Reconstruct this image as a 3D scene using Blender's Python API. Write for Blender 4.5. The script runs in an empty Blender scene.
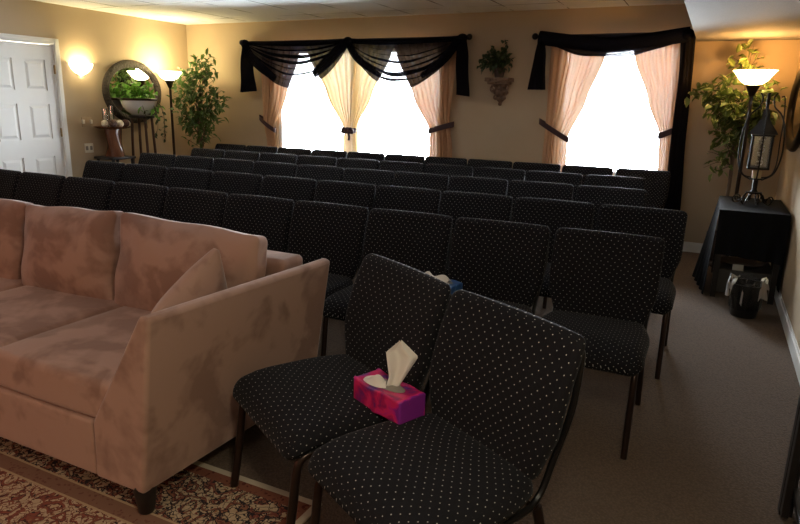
import bpy, bmesh, math, random
import numpy as np
from mathutils import Vector, Matrix, Quaternion
random.seed(7)
PI = math.pi
SC = bpy.context.scene
COL = SC.collection

# ------------------------------------------------------------------ mesh builder
class MB:
    def __init__(s):
        s.v = []; s.f = []; s.uv = []
    def add(s, verts, faces, uvs=None):
        o = len(s.v)
        s.v += [tuple(map(float, p)) for p in verts]
        for i, f in enumerate(faces):
            s.f.append([o + k for k in f])
            s.uv.append(uvs[i] if uvs else None)
        return s
    def box(s, x0, x1, y0, y1, z0, z1):
        v = [(x0,y0,z0),(x1,y0,z0),(x1,y1,z0),(x0,y1,z0),(x0,y0,z1),(x1,y0,z1),(x1,y1,z1),(x0,y1,z1)]
        f = [(0,3,2,1),(4,5,6,7),(0,1,5,4),(1,2,6,5),(2,3,7,6),(3,0,4,7)]
        return s.add(v, f)
    def softbox(s, size, r, center=(0,0,0), n=6, m=3, deform=None, rot=None):
        hx, hy, hz = [a/2 for a in size]
        h = (hx, hy, hz)
        def coords(k):
            a = h[k]; rr = min(r, a*0.98)
            e = [a - rr*(1 - math.tan(PI/4*(i/m))) for i in range(m, -1, -1)]   # a .. a-rr
            inner = a - rr
            mid = [inner*(1 - 2*j/n) for j in range(1, n)] if inner > 1e-5 else []
            return e + mid + [-t for t in reversed(e)]
        cs = [coords(k) for k in range(3)]
        idx = {}
        verts = []; faces = []; uvs = []
        def vid(p):
            key = tuple(round(t, 6) for t in p)
            if key not in idx:
                q = []
                inn = [max(-(h[k]-min(r,h[k]*.98)), min(h[k]-min(r,h[k]*.98), p[k])) for k in range(3)]
                d = Vector([p[k]-inn[k] for k in range(3)])
                if d.length > 1e-9:
                    # rounding radius may differ per axis when clipped
                    rr = [min(r, h[k]*.98) for k in range(3)]
                    dn = Vector([d[k]/rr[k] for k in range(3)])
                    dn.normalize()
                    d = Vector([dn[k]*rr[k] for k in range(3)])
                q = Vector(inn) + d
                idx[key] = len(verts); verts.append(q)
            return idx[key]
        for ax in range(3):
            a, b = [(1,2),(2,0),(0,1)][ax]
            for sg in (1, -1):
                A, B = cs[a], cs[b]
                for i in range(len(A)-1):
                    for j in range(len(B)-1):
                        quad = [(A[i],B[j]),(A[i+1],B[j]),(A[i+1],B[j+1]),(A[i],B[j+1])]
                        ids = []; uv = []
                        for (u, w) in quad:
                            p = [0,0,0]; p[ax] = sg*h[ax]; p[a] = u; p[b] = w
                            ids.append(vid(p))
                            if ax == 0: uv.append((u + h[2], w + 0.013))
                            elif ax == 1: uv.append((w, u))
                            else: uv.append((u, w))
                        if sg < 0: ids.reverse(); uv.reverse()
                        faces.append(ids); uvs.append(uv)
        out = []
        for q in verts:
            if deform: q = Vector(deform(q.x, q.y, q.z))
            if rot: q = rot @ q
            out.append(q + Vector(center))
        return s.add(out, faces, uvs)
    def grid(s, fn, nu, nv, uvfn=None):
        v = [fn(i/nu, j/nv) for j in range(nv+1) for i in range(nu+1)]
        f = []; uv = []
        for j in range(nv):
            for i in range(nu):
                a = j*(nu+1)+i
                f.append((a, a+1, a+nu+2, a+nu+1))
                uv.append([(i/nu,j/nv),((i+1)/nu,j/nv),((i+1)/nu,(j+1)/nv),(i/nu,(j+1)/nv)])
        return s.add(v, f, uv)
    def tube(s, pts, r, seg=10, cap=True, flat=1.0):
        pts = [Vector(p) for p in pts]
        n = len(pts)
        rad = r if isinstance(r, (list, tuple)) else [r]*n
        tang = []
        for i in range(n):
            t = pts[min(i+1, n-1)] - pts[max(i-1, 0)]
            tang.append(t.normalized())
        up = Vector((0,0,1)) if abs(tang[0].z) < .9 else Vector((1,0,0))
        nrm = (up - tang[0]*up.dot(tang[0])).normalized()
        verts = []
        for i in range(n):
            nrm = (nrm - tang[i]*nrm.dot(tang[i]))
            nrm = nrm.normalized() if nrm.length > 1e-6 else tang[i].orthogonal().normalized()
            bi = tang[i].cross(nrm)
            for k in range(seg):
                a = 2*PI*k/seg
                verts.append(pts[i] + nrm*(math.cos(a)*rad[i]) + bi*(math.sin(a)*rad[i]*flat))
        f = []
        for i in range(n-1):
            for k in range(seg):
                a = i*seg+k; b = i*seg+(k+1)%seg
                f.append((a, b, b+seg, a+seg))
        if cap:
            f.append(list(range(seg))[::-1]); f.append([(n-1)*seg+k for k in range(seg)])
        return s.add(verts, f)
    def lathe(s, prof, c=(0,0,0), seg=28, sy=1.0):
        verts = []
        for (r, z) in prof:
            for k in range(seg):
                a = 2*PI*k/seg
                verts.append((c[0]+r*math.cos(a), c[1]+r*sy*math.sin(a), c[2]+z))
        f = []
        for i in range(len(prof)-1):
            for k in range(seg):
                a = i*seg+k; b = i*seg+(k+1)%seg
                f.append((a, b, b+seg, a+seg))
        if prof[0][0] > 1e-6: f.append(list(range(seg))[::-1])
        if prof[-1][0] > 1e-6: f.append([(len(prof)-1)*seg+k for k in range(seg)])
        return s.add(verts, f)
    def ball(s, c, r, seg=16, rings=10, sz=1.0):
        prof = [(max(r*math.sin(PI*i/rings), 1e-5), -r*math.cos(PI*i/rings)*sz) for i in range(rings+1)]
        return s.lathe(prof, c, seg)
    def build(s, name, mat, parent=None, smooth=True, bevel=0, sub=0, weld=False, angle=40):
        me = bpy.data.meshes.new(name)
        me.from_pydata(s.v, [], s.f)
        ul = me.uv_layers.new(name='UVMap')
        for p, uv in zip(me.polygons, s.uv):
            if uv:
                for li, c in zip(p.loop_indices, uv): ul.data[li].uv = c
        me.update()
        if weld:
            bm = bmesh.new(); bm.from_mesh(me); bmesh.ops.remove_doubles(bm, verts=bm.verts, dist=1e-5)
            bmesh.ops.recalc_face_normals(bm, faces=bm.faces); bm.to_mesh(me); bm.free()
        o = bpy.data.objects.new(name, me); COL.objects.link(o)
        me.materials.append(mat)
        if smooth:
            for p in me.polygons: p.use_smooth = True
            me.set_sharp_from_angle(angle=math.radians(angle))
        if bevel:
            m = o.modifiers.new('bevel', 'BEVEL'); m.width = bevel; m.segments = 3; m.limit_method = 'ANGLE'; m.angle_limit = math.radians(40)
        if sub:
            m = o.modifiers.new('sub', 'SUBSURF'); m.levels = sub; m.render_levels = sub
        if parent: o.parent = parent
        return o

def lerp(a, b, t): return a + (b-a)*t
def interp(keys, t):
    for (a, va), (b, vb) in zip(keys, keys[1:]):
        if (a <= t <= b) or (b <= t <= a):
            k = (t-a)/(b-a) if b != a else 0
            k = k*k*(3-2*k)*.5 + k*.5
            return va + (vb-va)*k
    return keys[0][1] if abs(t-keys[0][0]) < abs(t-keys[-1][0]) else keys[-1][1]
def spline(pts, n=8):
    pts = [Vector(p) for p in pts]; out = []
    P = [pts[0]*2-pts[1]] + pts + [pts[-1]*2-pts[-2]]
    for i in range(1, len(P)-2):
        for k in range(n):
            t = k/n
            a, b, c, d = P[i-1], P[i], P[i+1], P[i+2]
            out.append(.5*((2*b)+(c-a)*t+(2*a-5*b+4*c-d)*t*t+(3*b-a-3*c+d)*t**3))
    out.append(pts[-1]); return out

def empty(name, label, cat, loc=(0,0,0), rz=0, group=None):
    o = bpy.data.objects.new(name, None); COL.objects.link(o)
    o.location = loc; o.rotation_euler = (0,0,rz); o.empty_display_size = .05
    return tag(o, label, cat, group)
def tag(o, label, cat, group=None, kind=None):
    o['label'] = label; o['category'] = cat
    if group: o['group'] = group
    if kind: o['kind'] = kind
    return o
def struct(o, label, cat):
    o['kind'] = 'structure'; o['label'] = label; o['category'] = cat
    return o

# ------------------------------------------------------------------ materials
class NT:
    def __init__(s, name):
        s.m = bpy.data.materials.new(name); s.m.use_nodes = True
        s.t = s.m.node_tree; s.t.nodes.clear()
        s.out = s.n('ShaderNodeOutputMaterial')
    def n(s, typ, **kw):
        nd = s.t.nodes.new(typ)
        for k, v in kw.items():
            if k.startswith('i_'): nd.inputs[k[2:].replace('_', ' ')].default_value = v
            else: setattr(nd, k, v)
        return nd
    def l(s, a, b): s.t.links.new(a, b)
    def surf(s, sock): s.l(sock, s.out.inputs['Surface'])
    def math(s, op, a, b=None, c=None):
        nd = s.n('ShaderNodeMath', operation=op)
        for i, x in enumerate((a, b, c)):
            if x is None: continue
            if isinstance(x, (int, float)): nd.inputs[i].default_value = x
            else: s.l(x, nd.inputs[i])
        return nd.outputs[0]
    def mix(s, fac, a, b):
        nd = s.n('ShaderNodeMix', data_type='RGBA')
        if isinstance(fac, (int, float)): nd.inputs[0].default_value = fac
        else: s.l(fac, nd.inputs[0])
        for k, x in ((6, a), (7, b)):
            if isinstance(x, tuple): nd.inputs[k].default_value = (*x[:3], 1)
            else: s.l(x, nd.inputs[k])
        return nd.outputs[2]
    def ramp(s, fac, stops, interp='LINEAR'):
        nd = s.n('ShaderNodeValToRGB'); s.l(fac, nd.inputs[0]); cr = nd.color_ramp; cr.interpolation = interp
        while len(cr.elements) < len(stops): cr.elements.new(.5)
        for e, (p, c) in zip(cr.elements, stops): e.position = p; e.color = (*c[:3], 1)
        return nd.outputs[0]
    def noise(s, vec, scale, detail=3, rough=.5, dist=0):
        nd = s.n('ShaderNodeTexNoise'); nd.inputs['Scale'].default_value = scale; nd.inputs['Detail'].default_value = detail
        nd.inputs['Roughness'].default_value = rough; nd.inputs['Distortion'].default_value = dist
        if vec is not None: s.l(vec, nd.inputs['Vector'])
        return nd
    def coord(s, which='Object'): return s.n('ShaderNodeTexCoord').outputs[which]
    def bsdf(s, color=(.5,.5,.5), rough=.5, metal=0, **kw):
        b = s.n('ShaderNodeBsdfPrincipled')
        if isinstance(color, tuple): b.inputs['Base Color'].default_value = (*color[:3], 1)
        else: s.l(color, b.inputs['Base Color'])
        if isinstance(rough, (int, float)): b.inputs['Roughness'].default_value = rough
        else: s.l(rough, b.inputs['Roughness'])
        b.inputs['Metallic'].default_value = metal
        for k, v in kw.items(): b.inputs[k.replace('_', ' ')].default_value = v
        return b
    def bump(s, b, height, strength=.3, dist=.01):
        nd = s.n('ShaderNodeBump'); nd.inputs['Strength'].default_value = strength; nd.inputs['Distance'].default_value = dist
        s.l(height, nd.inputs['Height']); s.l(nd.outputs[0], b.inputs['Normal'])

def plain(name, color, rough=.5, metal=0, var=0.0, vscale=20, bump=0, bscale=60, bdist=.004, **kw):
    t = NT(name); c = t.coord()
    col = color
    if var:
        nz = t.noise(c, vscale, 4, .6)
        col = t.mix(nz.outputs[0], tuple(max(0, x*(1-var)) for x in color), tuple(min(1, x*(1+var)) for x in color))
    b = t.bsdf(col, rough, metal, **kw)
    if bump:
        t.bump(b, t.noise(c, bscale, 4, .6).outputs[0], bump, bdist)
    t.surf(b.outputs[0]); return t.m

def m_wall():
    t = NT('tan_wall_paint'); c = t.coord()
    nz = t.noise(c, 1.3, 4, .6)
    col = t.mix(nz.outputs[0], (.43,.325,.205), (.50,.385,.25))
    b = t.bsdf(col, .75); t.bump(b, t.noise(c, 90, 3, .6).outputs[0], .25, .003); t.surf(b.outputs[0]); return t.m
def m_ceiling():
    t = NT('acoustic_ceiling_tile'); c = t.coord()
    sep = t.n('ShaderNodeSeparateXYZ'); t.l(c, sep.inputs[0])
    def line(sock, size, off):
        f = t.math('FRACT', t.math('DIVIDE', t.math('ADD', sock, off), size))
        d = t.math('MULTIPLY', t.math('ABSOLUTE', t.math('SUBTRACT', f, .5)), size)
        return t.math('SUBTRACT', size/2, d)
    d = t.math('MINIMUM', line(sep.outputs[0], .61, 0.36), line(sep.outputs[1], 1.22, .5))
    nz = t.noise(c, 2.3, 2, .5)
    w = t.math('MULTIPLY', t.math('SUBTRACT', nz.outputs[0], .42), .05)
    gap_shade = t.math('LESS_THAN', d, w)
    bar = t.math('LESS_THAN', d, .012)
    sp = t.noise(c, 160, 2, .6)
    col = t.mix(t.math('GREATER_THAN', sp.outputs[0], .62), (.90,.90,.90), (.78,.78,.78))
    col = t.mix(bar, col, (.90,.90,.90))
    col = t.mix(gap_shade, col, (.16,.15,.14))  # shadow gaps along the tile edges, painted as broken dark lines
    b = t.bsdf(col, .85)
    h = t.math('ADD', t.math('MULTIPLY', bar, -.6), t.math('MULTIPLY', t.noise(c, 1.1, 1).outputs[0], 1.2))
    t.bump(b, h, .5, .02); t.surf(b.outputs[0]); return t.m
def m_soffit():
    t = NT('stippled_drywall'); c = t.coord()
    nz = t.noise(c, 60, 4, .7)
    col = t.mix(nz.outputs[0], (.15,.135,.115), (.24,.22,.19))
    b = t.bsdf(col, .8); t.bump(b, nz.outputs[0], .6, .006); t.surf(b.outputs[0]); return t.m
def m_carpet():
    t = NT('brown_loop_carpet'); c = t.coord()
    w = t.n('ShaderNodeTexVoronoi'); w.inputs['Scale'].default_value = 110; t.l(c, w.inputs['Vector'])
    nz = t.noise(c, 3, 4, .6); n2 = t.noise(c, 220, 2, .5)
    col = t.mix(t.math('MULTIPLY', w.outputs['Distance'], 1.3), (.178,.118,.075), (.082,.054,.035))
    col = t.mix(t.math('MULTIPLY', nz.outputs[0], .5), col, (.13,.085,.055))
    col = t.mix(t.math('MULTIPLY', n2.outputs[0], .35), col, (.08,.055,.038))
    b = t.bsdf(col, .95); t.bump(b, w.outputs['Distance'], .8, -.004); t.surf(b.outputs[0]); return t.m
def m_dots():
    t = NT('black_dotted_upholstery')
    uv = t.coord('UV')
    sc = t.n('ShaderNodeVectorMath', operation='SCALE'); t.l(uv, sc.inputs[0]); sc.inputs['Scale'].default_value = 1/.033
    ds = []
    for off in (0, .5):
        a = t.n('ShaderNodeVectorMath', operation='ADD'); t.l(sc.outputs[0], a.inputs[0]); a.inputs[1].default_value = (off, off, 0)
        f = t.n('ShaderNodeVectorMath', operation='FRACTION'); t.l(a.outputs[0], f.inputs[0])
        s = t.n('ShaderNodeVectorMath', operation='SUBTRACT'); t.l(f.outputs[0], s.inputs[0]); s.inputs[1].default_value = (.5,.5,0)
        m = t.n('ShaderNodeVectorMath', operation='MULTIPLY'); t.l(s.outputs[0], m.inputs[0]); m.inputs[1].default_value = (1,1,0)
        ln = t.n('ShaderNodeVectorMath', operation='LENGTH'); t.l(m.outputs[0], ln.inputs[0]); ds.append(ln.outputs['Value'])
    d = t.math('MINIMUM', ds[0], ds[1])
    mask = t.n('ShaderNodeMapRange'); mask.inputs[1].default_value = .064; mask.inputs[2].default_value = .036
    t.l(d, mask.inputs[0])
    c = t.coord()
    nz = t.noise(c, 8, 4, .6); fine = t.noise(c, 420, 2, .6)
    base = t.mix(nz.outputs[0], (.0048,.0044,.0056), (.0100,.0092,.0112))
    col = t.mix(mask.outputs[0], base, (.52,.50,.46))
    b = t.bsdf(col, .85, 0, Specular_IOR_Level=.15, Sheen_Weight=.05, Sheen_Roughness=.4)
    t.bump(b, fine.outputs[0], .35, .002); t.surf(b.outputs[0]); return t.m
def m_suede():
    t = NT('brushed_beige_microfibre'); c = t.coord()
    n1 = t.noise(c, 3.2, 3, .55, .6)
    n2 = t.noise(c, 9, 3, .6, .3)
    f = t.ramp(t.math('ADD', t.math('MULTIPLY', n1.outputs[0], .75), t.math('MULTIPLY', n2.outputs[0], .25)),
               [(.43,(0,0,0)),(.52,(1,1,1))])
    col = t.mix(f, (.275,.158,.116), (.415,.256,.192))
    fine = t.noise(c, 260, 2, .6)
    b = t.bsdf(col, .85, 0, Sheen_Weight=.35, Sheen_Roughness=.4, Specular_IOR_Level=.2)
    h = t.math('ADD', t.math('MULTIPLY', fine.outputs[0], .15), t.noise(c, 6, 3, .5).outputs[0])
    t.bump(b, h, .35, .012); t.surf(b.outputs[0]); return t.m
def m_rug(x0, x1, y0, y1):
    t = NT('persian_rug_pile'); c = t.coord()
    sep = t.n('ShaderNodeSeparateXYZ'); t.l(c, sep.inputs[0])
    dx = t.math('MINIMUM', t.math('SUBTRACT', sep.outputs[0], x0), t.math('SUBTRACT', x1, sep.outputs[0]))
    dy = t.math('MINIMUM', t.math('SUBTRACT', sep.outputs[1], y0), t.math('SUBTRACT', y1, sep.outputs[1]))
    d = t.math('MINIMUM', dx, dy)
    def warp(scale, amp):
        nz = t.noise(c, scale, 2, .5)
        s = t.n('ShaderNodeVectorMath', operation='SUBTRACT'); t.l(nz.outputs['Color'], s.inputs[0]); s.inputs[1].default_value = (.5,.5,.5)
        k = t.n('ShaderNodeVectorMath', operation='SCALE'); t.l(s.outputs[0], k.inputs[0]); k.inputs['Scale'].default_value = amp
        a = t.n('ShaderNodeVectorMath', operation='ADD'); t.l(c, a.inputs[0]); t.l(k.outputs[0], a.inputs[1]); return a.outputs[0]
    wv = warp(14, .09)
    vo = t.n('ShaderNodeTexVoronoi'); vo.inputs['Scale'].default_value = 10; t.l(wv, vo.inputs['Vector'])
    rings = t.math('FRACT', t.math('MULTIPLY', vo.outputs['Distance'], 3.1))
    v2 = t.n('ShaderNodeTexVoronoi', feature='DISTANCE_TO_EDGE'); v2.inputs['Scale'].default_value = 36; t.l(warp(30, .05), v2.inputs['Vector'])
    vine = t.math('LESS_THAN', v2.outputs['Distance'], .055)
    v3 = t.n('ShaderNodeTexVoronoi'); v3.inputs['Scale'].default_value = 46; t.l(warp(22, .05), v3.inputs['Vector'])
    bud = t.math('LESS_THAN', v3.outputs['Distance'], .30)
    sepc = t.n('ShaderNodeSeparateColor'); t.l(v3.outputs['Color'], sepc.inputs[0])
    budcol = t.ramp(sepc.outputs[0], [(0,(.030,.022,.026)),(.28,(.19,.055,.040)),(.55,(.26,.125,.070)),(.78,(.50,.39,.26))], 'CONSTANT')
    # field: cream with red / dark flowers and vines
    field = t.ramp(rings, [(0,(.24,.075,.050)),(.18,(.070,.030,.028)),(.28,(.46,.34,.22)),(.72,(.52,.40,.27)),(.90,(.22,.08,.05))], 'CONSTANT')
    field = t.mix(bud, field, budcol); field = t.mix(vine, field, (.16,.055,.04))
    border = t.ramp(rings, [(0,(.17,.05,.035)),(.2,(.45,.34,.22)),(.56,(.40,.29,.18)),(.74,(.030,.022,.026)),(.86,(.24,.11,.065))], 'CONSTANT')
    border = t.mix(bud, border, budcol); border = t.mix(vine, border, (.028,.020,.022))
    guard = t.mix(bud, (.215,.115,.075), (.165,.07,.05))
    edge = t.mix(bud, (.20,.075,.045), (.11,.03,.022))
    col = t.mix(t.math('GREATER_THAN', d, .028), (.50,.42,.31), edge)
    col = t.mix(t.math('GREATER_THAN', d, .075), col, border)
    col = t.mix(t.math('GREATER_THAN', d, .335), col, (.42,.30,.18))
    col = t.mix(t.math('GREATER_THAN', d, .345), col, guard)
    col = t.mix(t.math('GREATER_THAN', d, .41), col, (.42,.30,.18))
    col = t.mix(t.math('GREATER_THAN', d, .42), col, field)
    fine = t.noise(c, 300, 2, .6)
    b = t.bsdf(col, .95, 0, Specular_IOR_Level=.1); t.bump(b, fine.outputs[0], .5, .003); t.surf(b.outputs[0]); return t.m
def m_sheer(name, color, transp, transl=.6):
    t = NT(name)
    d = t.n('ShaderNodeBsdfDiffuse'); d.inputs[0].default_value = (*color, 1)
    tl = t.n('ShaderNodeBsdfTranslucent'); tl.inputs[0].default_value = (*color, 1)
    tr = t.n('ShaderNodeBsdfTransparent')
    m1 = t.n('ShaderNodeMixShader'); m1.inputs[0].default_value = transl; t.l(d.outputs[0], m1.inputs[1]); t.l(tl.outputs[0], m1.inputs[2])
    m2 = t.n('ShaderNodeMixShader'); m2.inputs[0].default_value = transp; t.l(m1.outputs[0], m2.inputs[1]); t.l(tr.outputs[0], m2.inputs[2])
    t.surf(m2.outputs[0]); return t.m
def m_glass(name, tint=(1,1,1), gloss=.08, rough=.02):
    t = NT(name)
    tr = t.n('ShaderNodeBsdfTransparent'); tr.inputs[0].default_value = (*tint, 1)
    g = t.n('ShaderNodeBsdfGlossy'); g.inputs['Roughness'].default_value = rough
    fr = t.n('ShaderNodeFresnel'); fr.inputs[0].default_value = 1.45
    fac = t.math('ADD', fr.outputs[0], gloss)
    m = t.n('ShaderNodeMixShader'); t.l(fac, m.inputs[0]); t.l(tr.outputs[0], m.inputs[1]); t.l(g.outputs[0], m.inputs[2])
    t.surf(m.outputs[0]); return t.m
def m_lit(name, color, strength, body=(.9,.85,.7)):
    t = NT(name); b = t.bsdf(body, .3)
    b.inputs['Emission Color'].default_value = (*color, 1); b.inputs['Emission Strength'].default_value = strength
    t.surf(b.outputs[0]); return t.m
def m_leaf(name, a, b_, edge):
    t = NT(name); c = t.coord(); uv = t.coord('UV')
    nz = t.noise(c, 9, 2, .5)
    col = t.mix(nz.outputs[0], a, b_)
    sep = t.n('ShaderNodeSeparateXYZ'); t.l(uv, sep.inputs[0])
    rim = t.math('GREATER_THAN', t.math('ABSOLUTE', t.math('SUBTRACT', sep.outputs[0], .5)), .36)
    n2 = t.noise(c, 14, 1)
    rim = t.math('MULTIPLY', rim, t.math('GREATER_THAN', n2.outputs[0], .5))
    col = t.mix(rim, col, edge)
    b = t.bsdf(col, .38, 0, Specular_IOR_Level=.4)
    tl = t.n('ShaderNodeBsdfTranslucent'); t.l(col, tl.inputs[0])
    m = t.n('ShaderNodeMixShader'); m.inputs[0].default_value = .28; t.l(b.outputs[0], m.inputs[1]); t.l(tl.outputs[0], m.inputs[2])
    t.surf(m.outputs[0]); return t.m
def m_carved(name, a, b_, scale=40, metal=.5, rough=.45):
    t = NT(name); c = t.coord()
    vo = t.n('ShaderNodeTexVoronoi'); vo.inputs['Scale'].default_value = scale; t.l(c, vo.inputs['Vector'])
    nz = t.noise(c, 22, 3, .6, 1.5)
    h = t.math('ADD', vo.outputs['Distance'], t.math('MULTIPLY', nz.outputs[0], .8))
    col = t.ramp(h, [(.35, a), (.95, b_)])
    b = t.bsdf(col, rough, metal); t.bump(b, h, 1.0, .012); t.surf(b.outputs[0]); return t.m
def m_wood(name, a, b_, rough=.35, scale=6):
    t = NT(name); c = t.coord()
    mp = t.n('ShaderNodeMapping'); mp.inputs['Scale'].default_value = (6,6,.8); t.l(c, mp.inputs[0])
    nz = t.noise(mp.outputs[0], scale, 5, .65, 1.2)
    b = t.bsdf(t.mix(nz.outputs[0], a, b_), rough); t.surf(b.outputs[0]); return t.m
def m_tissuebox(name, cols):
    t = NT(name); c = t.coord()
    nz = t.noise(c, 13, 3, .6, .6)
    sp = t.n('ShaderNodeSeparateXYZ'); t.l(c, sp.inputs[0])
    ends = t.math('POWER', t.math('DIVIDE', t.math('ABSOLUTE', sp.outputs[0]), .115), 4)
    col = t.ramp(t.math('ADD', t.math('SUBTRACT', nz.outputs[0], .08), t.math('MULTIPLY', ends, .22)), cols)
    b = t.bsdf(col, .3, 0, Specular_IOR_Level=.5); t.bump(b, t.noise(c, 30, 2).outputs[0], .15, .004); t.surf(b.outputs[0]); return t.m

M = dict(
 wall=m_wall(), ceiling=m_ceiling(), soffit=m_soffit(), carpet=m_carpet(), dots=m_dots(), suede=m_suede(),
 white=plain('white_trim_paint', (.78,.77,.73), .4, var=.04, vscale=3),
 door=plain('white_door_paint', (.86,.87,.85), .38, var=.03, vscale=3),
 vinyl=plain('white_vinyl', (.85,.85,.84), .35),
 black_metal=plain('black_metal', (.012,.011,.011), .35, .6),
 copper=plain('dark_copper_metal', (.045,.028,.022), .32, .75, var=.3, vscale=30),
 black_wood=plain('black_stained_wood', (.012,.009,.008), .4, var=.3),
 brass=plain('aged_brass', (.42,.30,.14), .35, .9),
 curtain=m_sheer('peach_sheer_fabric', (.58,.35,.20), .004, .050),
 cream_curtain=m_sheer('cream_sheer_fabric', (.80,.62,.34), .005, .060),
 scarf=m_sheer('black_sheer_fabric', (.012,.012,.018), .075, .2),
 scarf_dense=m_sheer('black_sheer_bunched', (.010,.010,.015), .022, .2),
 tie=plain('maroon_tieback_fabric', (.045,.018,.020), .7, bump=.3),
 glass=m_glass('window_glass'), clear=m_glass('clear_vase_glass', (.93,.96,.95), .14), plastic=m_glass('clear_plastic_film', (.60,.61,.62), .0, .45),
 lit_bowl=m_lit('glowing_alabaster_glass', (1,.66,.27), 10), lit_left=m_lit('glowing_cream_glass', (1,.80,.48), 9), lit_sconce=m_lit('glowing_sconce_glass', (1,.82,.50), 9),
 mirror=plain('silvered_mirror', (.92,.93,.92), .01, 1.0),
 frame=m_carved('carved_bronze_frame', (.006,.005,.004), (.045,.032,.020), metal=.15, rough=.65),
 bronze=plain('dark_bronze_metal', (.035,.022,.014), .35, .7, var=.3),
 ficus=m_leaf('ficus_leaf', (.045,.10,.024), (.13,.21,.055), (.20,.28,.10)),
 pothos=m_leaf('pothos_leaf', (.10,.30,.035), (.20,.46,.06), (.35,.55,.15)),
 ivy=m_leaf('ivy_leaf', (.030,.055,.022), (.060,.095,.035), (.08,.12,.05)),
 varieg=m_leaf('variegated_leaf', (.10,.15,.03), (.20,.25,.06), (.60,.56,.25)),
 bark_dark=m_wood('dark_stained_wood', (.035,.014,.008), (.085,.034,.018), .35), bark=m_wood('bark', (.12,.08,.05), (.20,.14,.09), .8), twig=plain('twig', (.10,.075,.04), .8),
 redwood=m_wood('red_brown_carved_wood', (.055,.018,.009), (.24,.085,.036), .18),
 ceramic=plain('white_ceramic', (.82,.82,.80), .18),
 terracotta=plain('dark_planter', (.06,.035,.022), .6), soil=plain('potting_soil', (.02,.014,.01), .95, bump=.8),
 stone=m_carved('aged_plaster', (.055,.032,.020), (.21,.135,.088), 26, 0, .8),
 cloth=plain('black_tablecloth', (.006,.006,.007), .9, bump=.2, bscale=300, Specular_IOR_Level=.12),
 binplastic=plain('black_bin_plastic', (.010,.010,.010), .35),
 grey=plain('grey_storage_plastic', (.10,.095,.09), .6), paper=plain('white_paper', (.80,.79,.76), .7),
 candle=plain('cream_candle_wax', (.80,.66,.42), .4, Subsurface_Weight=.2),
 ball_dark=m_carved('woven_dark_ball', (.018,.007,.005), (.085,.030,.016), 60, 0, .6), ball_cream=m_carved('woven_cream_ball', (.42,.34,.22), (.72,.62,.45), 60, 0, .6),
 tissue=m_sheer('white_tissue', (.88,.82,.74), .0, .25),
 pink=m_tissuebox('pink_floral_tissue_box', [(.30,(.10,.02,.16)),(.40,(.40,.012,.10)),(.50,(.66,.025,.13)),(.60,(.52,.015,.20)),(.70,(.20,.02,.22))]),
 blue=m_tissuebox('blue_tissue_box', [(.35,(.012,.05,.16)),(.55,(.02,.10,.30)),(.7,(.30,.40,.50))]),
 outlet=plain('almond_plastic', (.72,.66,.52), .4), slot=plain('outlet_slot', (.25,.22,.18), .5), toggle=plain('ivory_toggle', (.82,.76,.62), .4),
 panel=m_carved('filigree_glass_panel', (.06,.045,.03), (.65,.62,.55), 34, .2, .3),
)

# ------------------------------------------------------------------ room
XL, XR, YB, YF, ZC = -7.03, .61, 7.25, -2.6, 2.49
o = MB().box(XL-.15, XR+.15, YF-.15, YB+.15, -.12, 0).build('floor', M['carpet'], smooth=False); struct(o, 'brown loop pile carpet covering the floor', 'floor')
o = MB().box(XL-.15, XR+.15, YF-.15, YB+.15, ZC, ZC+.1).build('ceiling', M['ceiling'], smooth=False); struct(o, 'white acoustic tile drop ceiling', 'ceiling')
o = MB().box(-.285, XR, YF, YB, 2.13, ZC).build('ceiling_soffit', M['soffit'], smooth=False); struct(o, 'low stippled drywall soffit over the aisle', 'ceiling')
W1 = (-5.47, -3.02, .74, 2.13); W2 = (-1.62, -.40, .74, 2.13)
b = MB(); T = .14
b.box(XL-.15, W1[0], YB, YB+T, 0, ZC); b.box(W1[1], W2[0], YB, YB+T, 0, ZC); b.box(W2[1], XR+.15, YB, YB+T, 0, ZC)
for w in (W1, W2):
    b.box(w[0], w[1], YB, YB+T, 0, w[2]); b.box(w[0], w[1], YB, YB+T, w[3], ZC)
struct(b.build('wall_back', M['wall'], smooth=False), 'tan painted wall with the two curtained windows', 'wall')
DY0, DY1, DZ = 4.24, 5.12, 2.035
b = MB(); b.box(XL-.14, XL, YF, DY0, 0, ZC); b.box(XL-.14, XL, DY1, YB, 0, ZC); b.box(XL-.14, XL, DY0, DY1, DZ, ZC)
struct(b.build('wall_left', M['wall'], smooth=False), 'tan painted wall with the white door and the sconce', 'wall')
struct(MB().box(XR, XR+.14, YF, YB, 0, ZC).build('wall_right', M['wall'], smooth=False), 'tan painted wall along the aisle', 'wall')
struct(MB().box(XL, XR, YF-.14, YF, 0, ZC).build('wall_front', M['wall'], smooth=False), 'tan painted wall behind the viewer', 'wall')
def baseboard(name, x0, x1, y0, y1, lab):
    b = MB(); b.box(x0, x1, y0, y1, 0, .085)
    xm = (x0+x1)/2; ym = (y0+y1)/2
    if x1-x0 > y1-y0: b.box(x0, x1, ym, y1, .085, .105)
    elif x0 > 0: b.box(xm, x1, y0, y1, .085, .105)
    else: b.box(x0, xm, y0, y1, .085, .105)
    struct(b.build(name, M['white'], bevel=.003), lab, 'baseboard')
baseboard('baseboard_back', XL, XR, YB-.016, YB, 'white baseboard under the windows')
baseboard('baseboard_right', XR-.016, XR, YF, YB-.016, 'white baseboard along the aisle wall')
baseboard('baseboard_left', XL, XL+.016, DY1+.08, YB-.016, 'white baseboard beside the white door')

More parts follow.
